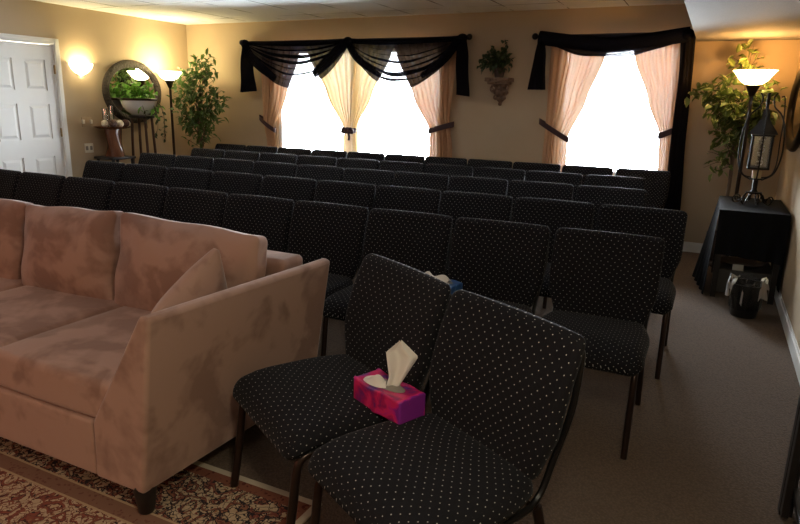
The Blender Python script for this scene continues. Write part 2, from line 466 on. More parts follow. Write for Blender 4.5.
def window(name, w, lab):
    x0, x1, z0, z1 = w
    fr = MB(); y0, y1 = YB+.05, YB+.11
    fr.box(x0, x1, y0, y1, z0, z0+.05); fr.box(x0, x1, y0, y1, z1-.05, z1); fr.box(x0, x0+.05, y0, y1, z0+.05, z1-.05); fr.box(x1-.05, x1, y0, y1, z0+.05, z1-.05)
    n = 2 if x1-x0 > 2 else 1
    if n == 2:
        xm = (x0+x1)/2; fr.box(xm-.04, xm+.04, y0, y1, z0+.05, z1-.05)
    o = fr.build(name, M['vinyl'], bevel=.004); struct(o, lab, 'window')
    st = MB().box(x0, x1, YB-.03, YB+.05, z0-.03, z0+.004).build('sill', M['white'], o, bevel=.004)
    for k in range(n):
        a = x0+.05 if k == 0 else (x0+x1)/2+.04; bb = x1-.05 if k == n-1 else (x0+x1)/2-.04
        MB().box(a, bb, YB+.078, YB+.083, z0+.05, z1-.05).build('pane', M['glass'], o, smooth=False)
window('window_1', W1, 'wide bright double window under two black swags')
window('window_2', W2, 'narrower bright window near the aisle')

# door
d = empty('door_1', 'white six panel door in a white frame', 'door', (XL, 0, 0)); d['kind'] = 'structure'
def doorslab():
    b = MB(); x1 = -.012; x0 = -.05
    b.box(x0, x1-.012, DY0+.004, DY1-.004, .008, DZ-.004)
    ys = [DY0+.004, DY0+.115, DY0+.375, DY0+.505, DY0+.765, DY1-.004]
    zs = [.008, .22, .77, .93, 1.37, 1.49, 1.86, DZ-.004]
    rows = [(.22,.77),(.97,1.37),(1.52,1.86)]
    # stiles and rails stand proud of the panel ground
    for a, c in ((ys[0],ys[1]),(ys[2],ys[3]),(ys[4],ys[5])): b.box(x1-.012, x1, a, c, zs[0], zs[-1])
    zz = [.008]+[v for r in rows for v in r]+[DZ-.004]
    for a, c in ((ys[1],ys[2]),(ys[3],ys[4])):
        for k in range(0, len(zz), 2): b.box(x1-.012, x1, a, c, zz[k], zz[k+1])
        for (z0, z1) in rows:
            v = [(x1-.012,a+.02,z0+.02),(x1-.012,c-.02,z0+.02),(x1-.012,c-.02,z1-.02),(x1-.012,a+.02,z1-.02),
                 (x1-.001,a+.05,z0+.05),(x1-.001,c-.05,z0+.05),(x1-.001,c-.05,z1-.05),(x1-.001,a+.05,z1-.05)]
            b.add(v, [(4,5,6,7),(0,1,5,4),(1,2,6,5),(2,3,7,6),(3,0,4,7)])
    return b
doorslab().build('door_slab', M['door'], d, smooth=False)
b = MB()
for (a, c) in ((DY0-.07, DY0+.003), (DY1-.003, DY1+.07)):
    b.box(.0, .016, a, c, 0, DZ+.07); b.box(.016, .022, a+.012, c-.022, 0, DZ+.05)
b.box(0, .016, DY0+.003, DY1-.003, DZ-.003, DZ+.07); b.box(.016, .022, DY0+.003, DY1-.003, DZ+.012, DZ+.05)
b.box(-.14, 0, DY0-.02, DY0+.003, 0, DZ); b.box(-.14, 0, DY1-.003, DY1+.02, 0, DZ)
b.build('door_frame', M['white'], d, bevel=.003)
for z in (.25, 1.04, 1.76):
    MB().box(-.012, .012, DY1-.012, DY1-.001, z-.05, z+.05).build('hinge', M['brass'], d, smooth=False)
kb = MB(); kb.tube([(-.012,DY0+.07,.98),(.03,DY0+.07,.98)], .012); kb.ball((.045,DY0+.07,.98), .028); kb.build('door_knob', M['brass'], d)

# ------------------------------------------------------------------ rug
RX0, RX1, RY0, RY1 = -4.6, -1.15, -.7, 1.745
rug = MB().box(RX0, RX1, RY0, RY1, 0, .006).build('persian_rug', m_rug(RX0, RX1, RY0, RY1), smooth=False)
tag(rug, 'red and cream floral area rug with a cream edge under the sofa', 'rug')

# ------------------------------------------------------------------ chairs
def make_chair():
    root = empty('padded_chair', '', 'chair')
    # seat cushion
    def sd(x, y, z):
        f = max(0, min(1, (-y-.10)/.14))              # front part
        zz = z - .035*f*f + .012*(1-(x/.26)**2)*(1-(y/.24)**2)*(1 if z > 0 else .2)
        xx = x*(1 - .16*max(0, (y-.06)/.18)**1.5)      # narrower to the rear
        if z < 0: xx *= .97; zz += .012*f
        return (xx, y, zz)
    MB().softbox((.525,.480,.098), .046, (0,-.347,.424), n=8, m=4, deform=sd).build('seat', M['dots'], root, weld=True, angle=80)
    # backrest
    def bd(x, y, z):
        h = z + .215                                   # 0..0.43
        k = max(0, 1 - h/.17); k = k*k*(3-2*k)
        xx = x*(1-.17*k)
        yy = y*(1-.35*max(0,(h-.30)/.13)) - .105*(1-h/.43) + .018*(1-(x/.26)**2)*(1 if y>0 else .6) - .02*math.sin(PI*min(1,h/.43))
        return (xx, yy, z)
    MB().softbox((.522,.062,.430), .031, (0,-.012,.657), n=10, m=4, deform=bd).build('backrest', M['dots'], root, weld=True, angle=80)
    for sx in (-1, 1):
        x = sx*.232
        MB().tube(spline([(x,-.595,0),(x,-.565,.20),(x,-.548,.335),(x,-.52,.376),(x,-.46,.382)], 5), .0145, 10).build('leg', M['copper'], root)
        MB().tube([(x*.98,-.02,0),(x*.98,-.06,.19),(x*.98,-.115,.375)], .0145, 10).build('leg', M['copper'], root)
        MB().tube(spline([(x,-.46,.380),(x,-.20,.378),(sx*.222,-.105,.40),(sx*.226,-.062,.50),(sx*.248,-.030,.66),(sx*.246,-.008,.80),(sx*.235,-.002,.835)], 6), .010, 8).build('side_frame', M['black_metal'], root)
    for yy in (-.12, -.45): MB().tube([(-.23,yy,.372),(.23,yy,.372)], .009, 8).build('crossbar', M['copper'], root)
    return root
chair0 = make_chair(); chair_used = [False]
def copy_tree(o, parent=None):
    c = o.copy(); COL.objects.link(c)
    if parent: c.parent = parent
    for ch in o.children: copy_tree(ch, c)
    return c
def put_chair(x, y, rz, label, group, z=0):
    if chair_used[0]: c = copy_tree(chair0)
    else: c = chair0; chair_used[0] = True
    c.scale = (1,1,1); c.location = (x, y, z); c.rotation_euler = (0,0,rz); c['label'] = label; c['group'] = group
    return c
A30 = math.radians(-30)
c = put_chair(-.978, 2.085, math.radians(-31), 'black dotted chair standing out of line beside the sofa arm', 'two chairs in front of the rows')
c.scale = (1.09,1.05,1)
c = put_chair(-.475, 1.795, math.radians(-29), 'black dotted chair set at an angle, the nearer of the two to the aisle', 'two chairs in front of the rows')
c.scale.x = 1.06
ORD = ['first','second','third','fourth','fifth','sixth','seventh','eighth','ninth','tenth','eleventh']
ROWN = ['front row just behind the sofa', 'second row', 'third row', 'fourth row', 'last row under the windows']
rows = [(3.226,-4.947,-1,9),(4.187,-4.887,-1,9),(5.130,-5.206,-1,9),(6.015,-5.301,-1,9),(6.860,-5.678,-1,10)]
for r, (y, x0, i0, i1) in enumerate(rows):
    for i in range(i1-1, i0-1, -1):
        k = i1-1-i
        who = 'at the aisle end of' if k == 0 else ('at the door end of' if i == i0 else ORD[k] + ' from the aisle in')
        put_chair(x0+.53*(i+.5) + (.030 if k == 0 else .010 if k == 1 else 0), y, math.radians(random.uniform(-.25,.25)), 'black dotted padded chair, ' + who + ' the ' + ROWN[r], 'rows of black padded chairs')

# ------------------------------------------------------------------ sofa
sofa = empty('sofa', 'beige brushed microfibre three seat sofa with loose back cushions on a patterned rug', 'sofa', (-2.9, 1.87, .006))
SO = Vector((-2.9, 1.87, .006))
class SB(MB):
    pass
def sofa_build(b, name, mat='suede', **kw):
    b.v = [tuple(Vector(p)-SO) for p in b.v]
    return b.build(name, M[mat], sofa, **kw)
SY0, SY1 = 1.368, 2.375
def arm(side):
    # side=1 the arm next to the chairs; cross-section (x,z) flaring outwards, swept along y
    sec = [(-1.652,.105),(-1.622,.33),(-1.562,.775),(-1.604,.785),(-1.885,.335),(-1.895,.105)]
    b = MB(); n = 10
    vs = []
    for j in range(n+1):
        y = lerp(SY0, SY1, j/n)
        for (x, z) in sec:
            xx = x + .045*(y-SY0)
            if side < 0: xx = -5.82 - xx
            vs.append((xx, y + (.03*(z-.1) if j == n else 0), z - (.012*j/n if z > .7 else 0)))
    k = len(sec); f = []
    for j in range(n):
        for i in range(k):
            a = j*k+i; c = j*k+(i+1) % k
            f.append((a, c, c+k, a+k) if side > 0 else (a, a+k, c+k, c))
    e0 = list(range(k)); e1 = [n*k+i for i in range(k)]
    f.append(e0[::-1] if side > 0 else e0); f.append(e1 if side > 0 else e1[::-1])
    b.add(vs, f)
    return b
for s in (1, -1): sofa_build(arm(s), 'arm', bevel=.014, weld=True)
sofa_build(MB().softbox((2.03,.90,.225), .015, (-2.91,SY0+.455,.218), n=12, m=2), 'base', weld=True)
def bk(x, y, z):
    return (x, y + .04*(z/.33), z)
sofa_build(MB().softbox((2.46,.17,.66), .03, (-2.885,2.265,.445), n=12, m=3, deform=bk), 'back_frame', weld=True)
for k in range(3):
    cx = -2.13 - .72*k + (.0)
    def sc(x, y, z, k=k):
        pf = (1-(x/.37)**4)*(1-(y/.44)**4)
        zz = z + (.022*pf if z > 0 else 0)
        yy = y - .008*(1-(x/.36)**2)*(1 if y < 0 else 0)
        return (x, yy, zz)
    sofa_build(MB().softbox((.712,.77,.150), .028, (cx,1.768,.408), n=10, m=4, deform=sc), 'seat_cushion', weld=True, angle=80)
    w = (.87, .70, .78)[k]; bx = (-2.135, -2.925, -3.67)[k]
    tilt = Matrix.Rotation(math.radians(-11), 3, 'X') @ Matrix.Rotation(math.radians((1.5,-2,1)[k]), 3, 'Y')
    def bc(x, y, z, w=w, k=k):
        u = x/(w/2); v = z/.23
        puff = (1-abs(u)**2.6)*(1-abs(v)**2.6)
        yy = y*(.42+.95*puff)
        zz = z + (.012*abs(u)**8 - .008*abs(u)**3)*(1 if z > 0 else 0) + .004*math.sin(6*u+k*2)*(1 if z > 0 else 0)
        xx = x*(1-.05*(1-abs(v)**2)+.0) + .01*math.sin(5*v+k)
        wr = .010*math.sin(9*u+4*v+k)*math.exp(-((v-.7)/.3)**2)
        return (xx, yy + (wr if y < 0 else 0), zz)
    sofa_build(MB().softbox((w,.21,.475), .045, (bx,2.115,.675), n=16, m=4, deform=bc, rot=tilt), 'back_cushion', weld=True, angle=80)
for (fx, fy) in ((-1.690,1.408),(-1.68,2.30),(-4.12,1.425),(-4.12,2.30)):
    sofa_build(MB().lathe([(.024,.0),(.028,.004),(.040,.085),(.041,.118)], (fx,fy,.0061), 16), 'foot', 'black_wood')

# throw pillow
rot = Matrix.Rotation(math.radians(97), 3, 'Z') @ Matrix.Rotation(math.radians(15), 3, 'X') @ Matrix.Rotation(math.radians(-30), 3, 'Y')
def pl(x, y, z):
    u, v = x/.21, z/.17
    puff = max(0, (1-abs(u)**2.4)*(1-abs(v)**2.4))
    q = rot @ Vector((x*(1-.08*(1-min(1,abs(v))**2)), y*(.14+1.0*puff**.6), z*(1-.08*(1-min(1,abs(u))**2))))
    q += Vector((-1.835,1.84,.642))
    q.z = max(q.z, .505) if q.z > .3 else .505
    return q
pil = MB().softbox((.42,.15,.34), .03, (0,0,0), n=14, m=3, deform=pl).build('throw_pillow', M['suede'], weld=True, angle=80)
tag(pil, 'small beige throw pillow tucked in the corner of the sofa arm', 'pillow')

# ------------------------------------------------------------------ tissue boxes
def tissue_box(name, label, loc, rz, mat, size=(.232,.115,.085), sheet=True, sag=.0, rx=0, ry=0):
    root = empty(name, label, 'tissue box', loc, rz); root.rotation_euler = (rx, ry, rz)
    L, Wd, H = size
    def df(x, y, z):
        return (x, y, z - sag*(1-(x/(L/2))**2) + .004*math.sin(40*x)*(1 if abs(y) > Wd*.4 else 0))
    MB().softbox((L,Wd,H), .006, (0,0,H/2), n=10, m=2, deform=df).build('carton', M[mat], root, weld=True, angle=50)
    # dark slot in the top
    v = []; n = 24
    for k in range(n):
        a = 2*PI*k/n; x = .075*math.cos(a); y = .03*math.sin(a)
        v.append((x, y, H + .0012 - sag*(1-(x/(L/2))**2)))
    MB().add(v, [list(range(n))]).build('opening', M['slot'], root, smooth=False)
    return root
tb = tissue_box('tissue_box', 'pink and purple tissue box straddling the two angled chair seats', (-.876,1.738,.473), math.radians(-22), 'pink', (.242,.115,.085), sag=.006)
def lin(keys, t):
    for (a, va), (b, vb) in zip(keys, keys[1:]):
        if t <= b: return va + (vb-va)*(t-a)/(b-a)
    return keys[-1][1]
def sheet(u, v):
    a = lin([(0,-.040),(.22,-.030),(.76,-.042),(1,.004)], v); b = lin([(0,.004),(.63,.067),(1,.008)], v)
    x = lerp(a, b, u)
    y = .013*math.sin(u*2*PI*1.4+.6+v)*(.25+v*(1-v)*2.5) - .012*v
    z = .080 + .160*v - .006*math.sin(PI*u)*(v > .8)
    return (x*.66+y*.75+.023, x*.75-y*.66+.02, z)
MB().grid(sheet, 24, 20).build('tissue_sheet', M['tissue'], tb, angle=70)
def sheet2(u, v):
    a = (u-.5)*PI*.9
    r = .055*v
    return (-.018 + math.sin(a)*r*1.1 - .03*v, -.018*v - math.cos(a)*r*.55, .088 + .030*math.sin(PI*min(1,v*1.1))*(.6+.4*math.cos(3*a)) - .006*v)
MB().grid(sheet2, 20, 10).build('tissue_fold', M['tissue'], tb, angle=70)
tb2 = tissue_box('tissue_box', 'blue tissue box on a front row seat behind the two angled chairs', (-1.150,2.83,.477), math.radians(-8), 'blue', (.20,.12,.130))
def sheet3(u, v):
    return (-.035+(u-.5)*.17, .012*math.sin(9*u)+(v-.5)*.06, .130 + .046*math.sin(PI*v)*(.55+.45*math.sin(5*u+.5)**2)*math.sin(PI*max(.04,min(.96,u)))**.5)
MB().grid(sheet3, 20, 10).build('tissue_sheet', M['tissue'], tb2, angle=70)

# ------------------------------------------------------------------ curtains
def curtain(name, label, xl, xr, ztop, zbot, pleats, y0, mat, ties=(), amp=.028):
    root = empty(name, label, 'curtain', ((xl[0][1]+xr[0][1])/2, y0, 0), group='sheer curtain panels')
    ox = root.location.x
    ph = random.random()*6
    def fn(u, v):
        z = lerp(ztop, zbot, v)
        a, b = interp(xl, z), interp(xr, z)
        ww = (b-a)
        am = amp*(.35 + .65*min(1, ww/.5))
        wob = .25*math.sin(2*PI*u*pleats*.37+ph)+.15*math.sin(2*PI*u*2.3+ph*2)
        y = am*math.sin(2*PI*(u*pleats+wob*.5)) * (.7+.3*math.sin(3*z+ph))
        x = a + ww*(u + .012*math.sin(2*PI*u*pleats*2+ph))
        return (x-ox, y, z)
    MB().grid(fn, int(pleats*10), 48).build('fabric', M[mat], root, angle=80)
    for t in ties:
        # tieback: flat band around the bunched cloth
        (x0, z0, x1, z1) = t
        b = MB(); n = 16; hw = .032
        vs = []; f = []
        loop = []
        for k in range(n):
            a = 2*PI*k/n
            cx = lerp(x0, x1, .5+.5*math.cos(a)); cz = lerp(z0, z1, .5+.5*math.cos(a)); cy = -.045*math.sin(a)-.004
            loop.append((cx-ox, cy, cz))
        for (x, y, z) in loop:
            vs += [(x, y, z-hw), (x, y*1.02, z+hw)]
        for k in range(n):
            a = 2*k; c = 2*((k+1) % n); f.append((a, c, c+1, a+1))
        b.add(vs, f); b.build('tieback', M['tie'], root, angle=80)
    return root
YC = 7.197
curtain('sheer_curtain', 'peach sheer curtain panel at the end of the wide window towards the door',
        [(2.20,-5.70),(1.99,-5.69),(1.20,-5.66),(.85,-5.60),(.12,-5.60)], [(2.20,-5.00),(2.06,-5.03),(1.55,-5.24),(1.09,-5.47),(.84,-5.44),(.12,-5.40)], 2.205, .10, 7, YC, 'curtain', [(-5.72,1.24,-5.45,1.065)])
cc = curtain('sheer_curtain', 'cream sheer curtain panel gathered at the middle of the wide window',
        [(2.20,-5.00),(2.06,-4.90),(1.55,-4.62),(1.12,-4.36),(.84,-4.37),(.12,-4.42)], [(2.20,-3.62),(2.06,-3.68),(1.55,-3.94),(1.12,-4.18),(.84,-4.16),(.12,-4.12)], 2.205, .10, 12, YC, 'cream_curtain', [(-4.38,1.115,-4.17,1.115)])
ox = cc.location.x
bw = MB(); bw.ball((-4.27-ox,-.055,1.115), .038, 12, 8, 1.1)
for sx in (-1, 1): bw.tube(spline([(-4.27-ox,-.055,1.115),(-4.27-ox+sx*.06,-.06,1.14),(-4.27-ox+sx*.085,-.06,1.09),(-4.27-ox+sx*.02,-.058,1.09)], 6), .016, 8)
bw.tube(spline([(-4.26-ox,-.055,1.10),(-4.24-ox,-.06,1.04),(-4.245-ox,-.06,.99)], 5), [.014]*10+[.02], 8)
bw.build('bow', M['tie'], cc)
curtain('sheer_curtain', 'peach sheer curtain panel at the end of the wide window towards the corbel',
        [(2.20,-3.66),(2.06,-3.60),(1.55,-3.36),(1.14,-3.13),(.84,-3.13),(.12,-3.14)], [(2.20,-2.80),(1.92,-2.82),(1.28,-2.87),(.93,-2.82),(.12,-2.82)], 2.205, .10, 8, YC, 'curtain', [(-3.16,1.14,-2.82,1.24)])
curtain('sheer_curtain', 'peach sheer curtain panel of the narrow window, on the side towards the corbel',
        [(2.19,-1.74),(2.06,-1.74),(1.25,-1.73),(.9,-1.74),(.12,-1.74)], [(2.19,-1.10),(1.99,-1.15),(1.55,-1.30),(1.12,-1.47),(.89,-1.46),(.12,-1.45)], 2.195, .10, 7, YC, 'curtain', [(-1.80,1.31,-1.45,1.11)])
curtain('sheer_curtain', 'peach sheer curtain panel of the narrow window, beside the long black drape',
        [(2.19,-.90),(1.99,-.86),(1.55,-.68),(1.20,-.53),(.89,-.51),(.12,-.52)], [(2.19,-.37),(1.5,-.38),(1.25,-.385),(.9,-.35),(.12,-.35)], 2.195, .10, 7, YC, 'curtain', [(-.545,1.19,-.37,1.27)])

def rod(name, label, x0, x1, z, y):
    r = empty(name, label, 'curtain rod', ((x0+x1)/2, y, z)); ox = (x0+x1)/2
    MB().tube([(x0-ox,0,0),(x1-ox,0,0)], .013, 10).build('pole', M['black_metal'], r)
    for s, x in ((-1,x0),(1,x1)):
        MB().ball((x-ox+s*.03,0,0), .036, 14, 10).build('finial', M['black_metal'], r)
        MB().tube([(x-ox-s*.06,0,-.002),(x-ox-s*.06,YB-y,-.002)], .008, 8).build('bracket', M['black_metal'], r)
YR = 7.145
rod('curtain_rod', 'black curtain rod across the wide window', -5.91, -2.69, 2.218, YR)
rod('curtain_rod', 'black curtain rod across the narrow window', -1.87, -.30, 2.205, YR)

def swag(b, xa, xb, z0, drop, nf, over, y0, d0=.0, peak=.5, ends=.08, layers=150, bulge=.05):
    """draped cloth: folds run from end to end, overlapping as they fall"""
    ph = random.random()*6
    def fn(u, s):
        fade = max(0, min(1, (1-s)/.22))
        k = over*(.25+.75*fade)*(.75+.35*math.sin(5*s+ph))
        p = s + k*(math.sin(2*PI*nf*s+1.1*math.sin(3.2*u+ph))*.72 + .38*math.sin(2*PI*nf*1.62*s+ph-1.6*u))/(2*PI*nf)
        p = max(0, min(1.02, p))
        uu = u
        sk = u + (peak-.5)*4*u*(1-u)*-.5
        par = max(0, 4*sk*(1-sk))
        dp = d0 + (drop-d0)*p
        z = z0 - dp*par**(.95+.25*(1-p)) - ends*p*(1-par)*.6 - .010*math.sin(6*PI*u+9*s)*par*p
        y = y0 - bulge*par*(.4+.6*math.sin(PI*min(1,p))) - .022*math.cos(2*PI*nf*s)*(.35+.65*par)
        return (lerp(xa, xb, uu), y, z)
    return b.grid(fn, 40, layers)
def tail(b, keysl, keysr, ztop, zbot, y0, pl=5, amp=.03, slant=0.0):
    def fn(u, v):
        zb = zbot + slant*(u-.5)
        z = lerp(ztop, zb, v)
        a, c = interp(keysl, z), interp(keysr, z)
        return (lerp(a, c, u + .05*math.sin(2*PI*u*pl)), y0 + amp*math.sin(2*PI*u*pl+.4)*(.5+.5*v) + .008*math.sin(9*v+5*u), z)
    return b.grid(fn, pl*12, 30)
sc1 = empty('window_scarf', 'black sheer scarf draped in two swags over the wide window', 'window scarf', (-4.28,YR,2.2))
SO1 = Vector((-4.28,YR,2.2))
def sbuild(b, root, off, name, mat, **kw):
    b.v = [tuple(Vector(p)-off) for p in b.v]; return b.build(name, M[mat], root, angle=85, **kw)
b = swag(MB(), -5.86, -4.24, 2.215, .61, 8, 3.2, 7.115, .02, .55, ends=.10, layers=240); sbuild(b, sc1, SO1, 'swag', 'scarf')
b = swag(MB(), -4.26, -2.74, 2.215, .575, 8, 3.2, 7.110, .02, .5, ends=.10, layers=240); sbuild(b, sc1, SO1, 'swag', 'scarf')
# bunched ends: narrow pleated wedges that fan out from each knot
def wedge(b, p0, p1, p2, w0, w1, y0, pl=5):
    sp = spline([p0, p1, p2], 14); n = len(sp)-1
    def fn(u, v):
        k = min(n, int(v*n)); c = sp[k]; t = (sp[min(n, k+1)]-sp[max(0, k-1)]).normalized()
        nrm = Vector((-t.z, 0, t.x)); w = lerp(w0, w1, v)*(1-.55*v**3)
        q = c + nrm*(w*(u-.5+.06*math.sin(2*PI*pl*u)))
        return (q.x, y0 - .016*math.sin(2*PI*pl*u+.5*v)*(1-.5*v) - .03*math.sin(PI*v), q.z)
    return b.grid(fn, pl*10, 28)
for (p0, p1, p2, w0, w1) in (((-5.86,0,2.20),(-5.66,0,1.97),(-5.34,0,1.74),.10,.17),
                             ((-4.25,0,2.20),(-4.42,0,2.03),(-4.74,0,1.80),.10,.20),
                             ((-4.24,0,2.19),(-4.06,0,1.98),(-3.76,0,1.78),.09,.11),
                             ((-2.75,0,2.20),(-2.92,0,1.98),(-3.22,0,1.78),.10,.13)):
    b = MB(); wedge(b, p0, p1, p2, w0, w1, 7.085); sbuild(b, sc1, SO1, 'gathered_folds', 'scarf_dense')
def band(b, pts, r):
    return b.tube(spline(pts, 8), r, 12, flat=.55)
b = MB(); band(b, [(-5.88,7.135,2.205),(-5.2,7.13,2.195),(-4.7,7.13,2.195),(-4.25,7.125,2.205),(-3.8,7.13,2.18),(-3.2,7.13,2.19),(-2.72,7.135,2.205)], .030); sbuild(b, sc1, SO1, 'heading', 'scarf_dense')
b = MB(); tail(b, [(2.23,-5.90),(2.0,-5.935),(1.56,-5.965)], [(2.23,-5.80),(2.0,-5.74),(1.56,-5.69)], 2.23, 1.575, 7.105, 5, slant=.02); sbuild(b, sc1, SO1, 'tail', 'scarf_dense')
b = MB(); tail(b, [(2.23,-2.80),(2.0,-2.80),(1.56,-2.78)], [(2.23,-2.68),(2.0,-2.65),(1.56,-2.615)], 2.23, 1.57, 7.105, 4, slant=-.02); sbuild(b, sc1, SO1, 'tail', 'scarf_dense')
for kx in (-4.245, -5.86, -2.73):
    b = MB(); b.ball((kx,7.11,2.205), .06, 14, 8, .8); sbuild(b, sc1, SO1, 'knot', 'scarf_dense')

sc2 = empty('window_scarf', 'black sheer scarf over the narrow window with one tail hanging to the floor', 'window scarf', (-1.1,YR,2.2)); SO2 = Vector((-1.1,YR,2.2))
b = swag(MB(), -1.84, -.33, 2.225,   .25, 4, 3.0, 7.12, .03, .47, ends=.07); sbuild(b, sc2, SO2, 'swag', 'scarf_dense')
b = MB(); band(b, [(-1.85,7.125,2.19),(-1.5,7.10,2.14),(-1.1,7.09,2.095),(-.7,7.10,2.14),(-.35,7.125,2.19)], .072); sbuild(b, sc2, SO2, 'gathered_folds', 'scarf_dense')
b = MB(); tail(b, [(2.22,-1.85),(2.0,-1.885),(1.64,-1.94)], [(2.22,-1.79),(2.0,-1.76),(1.64,-1.74)], 2.22, 1.645, 7.105, 4); sbuild(b, sc2, SO2, 'tail', 'scarf_dense')
b = MB(); tail(b, [(2.22,-.44),(1.8,-.41),(1.2,-.41),(.5,-.40),(.02,-.42)], [(2.22,-.30),(1.8,-.285),(1.2,-.27),(.5,-.235),(.02,-.22)], 2.22, .02, 7.14, 4, amp=.025); sbuild(b, sc2, SO2, 'tail', 'scarf_dense')
b = MB(); b.ball((-.37,7.11,2.185), .06, 14, 8, .9); sbuild(b, sc2, SO2, 'knot', 'scarf_dense')

# ------------------------------------------------------------------ plants
def leaf(b, p, d, n, L, W, bend=.25):
    d = d.normalized(); s = d.cross(n)
    if s.length < 1e-4: s = d.orthogonal()
    s.normalize(); n = s.cross(d).normalized()
    fold = .22*W
    P = [p, p+d*L*.33-n*bend*L*.05, p+d*L*.68-n*bend*L*.30, p+d*L-n*bend*L*.75]
    l1 = P[1]+s*W*.46+n*fold; r1 = P[1]-s*W*.46+n*fold; l2 = P[2]+s*W*.38+n*fold*.8; r2 = P[2]-s*W*.38+n*fold*.8
    v = [P[0],P[1],P[2],P[3],l1,l2,r1,r2]
    b.add(v, [(0,4,1),(1,4,5,2),(2,5,3),(0,1,6),(1,2,7,6),(2,3,7)],
          [[(.5,0),(0,.33),(.5,.33)],[(.5,.33),(0,.33),(0,.68),(.5,.68)],[(.5,.68),(0,.68),(.5,1)],
           [(.5,0),(.5,.33),(1,.33)],[(.5,.33),(.5,.68),(1,.68),(1,.33)],[(.5,.68),(.5,1),(1,.68)]])
def rv(): 
    while True:
        v = Vector((random.uniform(-1,1),random.uniform(-1,1),random.uniform(-1,1)))
        if .1 < v.length < 1: return v.normalized()
def spray(fol, stems, a, bpt, n, L, W, sag=.15, r=.005, jitter=.05, droop=.5):
    a = Vector(a); bpt = Vector(bpt); m = (a+bpt)/2 + Vector((0,0,sag*(bpt-a).length)) + rv()*.02
    pts = spline([a, m, bpt], 6)
    stems.tube(pts, [lerp(r, r*.4, i/(len(pts)-1)) for i in range(len(pts))], 5)
    for k in range(n):
        t = .25 + .75*(k+random.random())/n
        q = pts[min(len(pts)-1, int(t*(len(pts)-1)))] + rv()*jitter
        dr = (bpt-a).normalized()*.5 + rv()*.9 + Vector((0,0,-droop))
        leaf(fol, q, dr, Vector((0,0,1))+rv()*.6, L*random.uniform(.7,1.15), W*random.uniform(.8,1.15))
def pot(b, c, r, h): b.lathe([(r*.72,0),(r*.76,.01),(r,h*.86),(r*1.08,h*.86),(r*1.08,h),(r*.94,h),(r*.9,h*.9),(.001,h*.9)], c, 24)

# ficus in the corner beyond the floor lamp
fx, fy = -6.45, 6.80
t = empty('ficus_tree', 'leafy green ficus tree in the corner beside the tall floor lamp', 'tree', (fx,fy,0))
fol = MB(); st = MB(); tr = MB()
tr.tube(spline([(0,0,.25),(.02,.01,.7),(-.02,.0,1.1),(.05,.02,1.5),(.10,.02,1.85)], 6), [.022]*12+[.015]*6+[.008]*7, 8)
tr.tube(spline([(.02,.02,.25),(-.03,.03,.7),(.04,-.01,1.1),(-.05,.0,1.4)], 6), [.016]*12+[.008]*7, 8)
random.seed(11)
targets = [(.24,0,2.02),(.16,-.05,1.95),(-.02,0,1.92),(-.15,-.1,1.86),(-.28,-.05,1.78),(-.38,0,1.62),(-.30,-.15,1.50),(-.33,-.05,1.32),(-.22,-.1,1.18),
 (.36,-.05,1.86),(.40,-.1,1.72),(.46,-.05,1.58),(.50,-.1,1.50),(.54,.0,1.46),(.44,-.15,1.42),(.32,-.1,1.28),(.36,0,1.22),(.20,-.1,1.16),
 (.10,-.25,1.62),(.0,-.28,1.48),(.2,-.25,1.40),(-.12,-.25,1.68),(.15,-.25,1.78),(.26,-.22,1.6),(-.2,-.22,1.38),(.08,-.2,1.28),(.3,-.2,1.35),(-.1,-.2,1.25)]
for q in targets:
    s = (random.uniform(-.03,.07), 0, max(.75, q[2]-random.uniform(.25,.45)))
    spray(fol, st, s, q, 23, .11, .052, .14, .005, .085)
for q in ((.38,-.1,.97),(-.20,-.1,.93),(.2,-.12,.92)): spray(fol, st, (0,0,.80), q, 5, .10, .04, .1, .004, .03)
fol.build('foliage', M['ficus'], t, smooth=False); st.build('branches', M['twig'], t); tr.build('trunk', M['bark'], t)
pb = MB(); pot(pb, (0,0,0), .17, .28); pb.build('pot', M['terracotta'], t)

# variegated tree behind the aisle-side lamp
random.seed(23)
t = empty('ficus_tree', 'variegated leafy tree behind the glowing torchiere in the aisle corner', 'tree', (.17,6.99,0))
fol = MB(); st = MB(); tr = MB()
tr.tube(spline([(0,0,.25),(.01,.01,.8),(.0,.0,1.3),(.02,.0,1.7)], 6), [.018]*12+[.008]*7, 8)
targets = [(.04,.05,2.06),(-.03,.04,1.99),(.10,.06,1.98),(-.12,.02,1.96),(-.09,-.02,1.89),(-.40,-.03,1.66),(-.46,-.05,1.62),(-.34,-.1,1.60),(-.26,-.12,1.70),(-.18,-.1,1.66),(-.20,-.16,1.56),(-.10,-.12,1.60),
 (-.30,-.08,1.50),(-.22,-.15,1.44),(-.14,-.12,1.40),(-.06,-.16,1.50),(.12,-.12,1.62),(.22,-.10,1.72),(.28,-.05,1.66),(.30,-.08,1.56),(.22,-.14,1.50),(.12,-.16,1.46),(.30,-.02,1.42),(.20,-.12,1.36),(.05,-.15,1.36),
 (-.18,-.1,1.30),(-.12,-.12,1.20),(.0,-.12,1.24)]
for q in targets:
    s = (random.uniform(-.02,.03), 0, max(.9, q[2]-random.uniform(.10,.30)))
    spray(fol, st, s, q, 22 if q[2] < 1.86 else 9, .10, .064, .12, .004, .07)
for q in ((-.22,-.1,1.08),(-.10,-.08,1.02),(-.24,-.1,.92),(-.15,-.1,.88)): spray(fol, st, (0,0,.95), q, 5, .10, .05, .1, .004, .035)
fol.build('foliage', M['varieg'], t, smooth=False); st.build('branches', M['twig'], t); tr.build('trunk', M['bark'], t)
pb = MB(); pot(pb, (0,0,0), .12, .28); pb.build('pot', M['terracotta'], t)

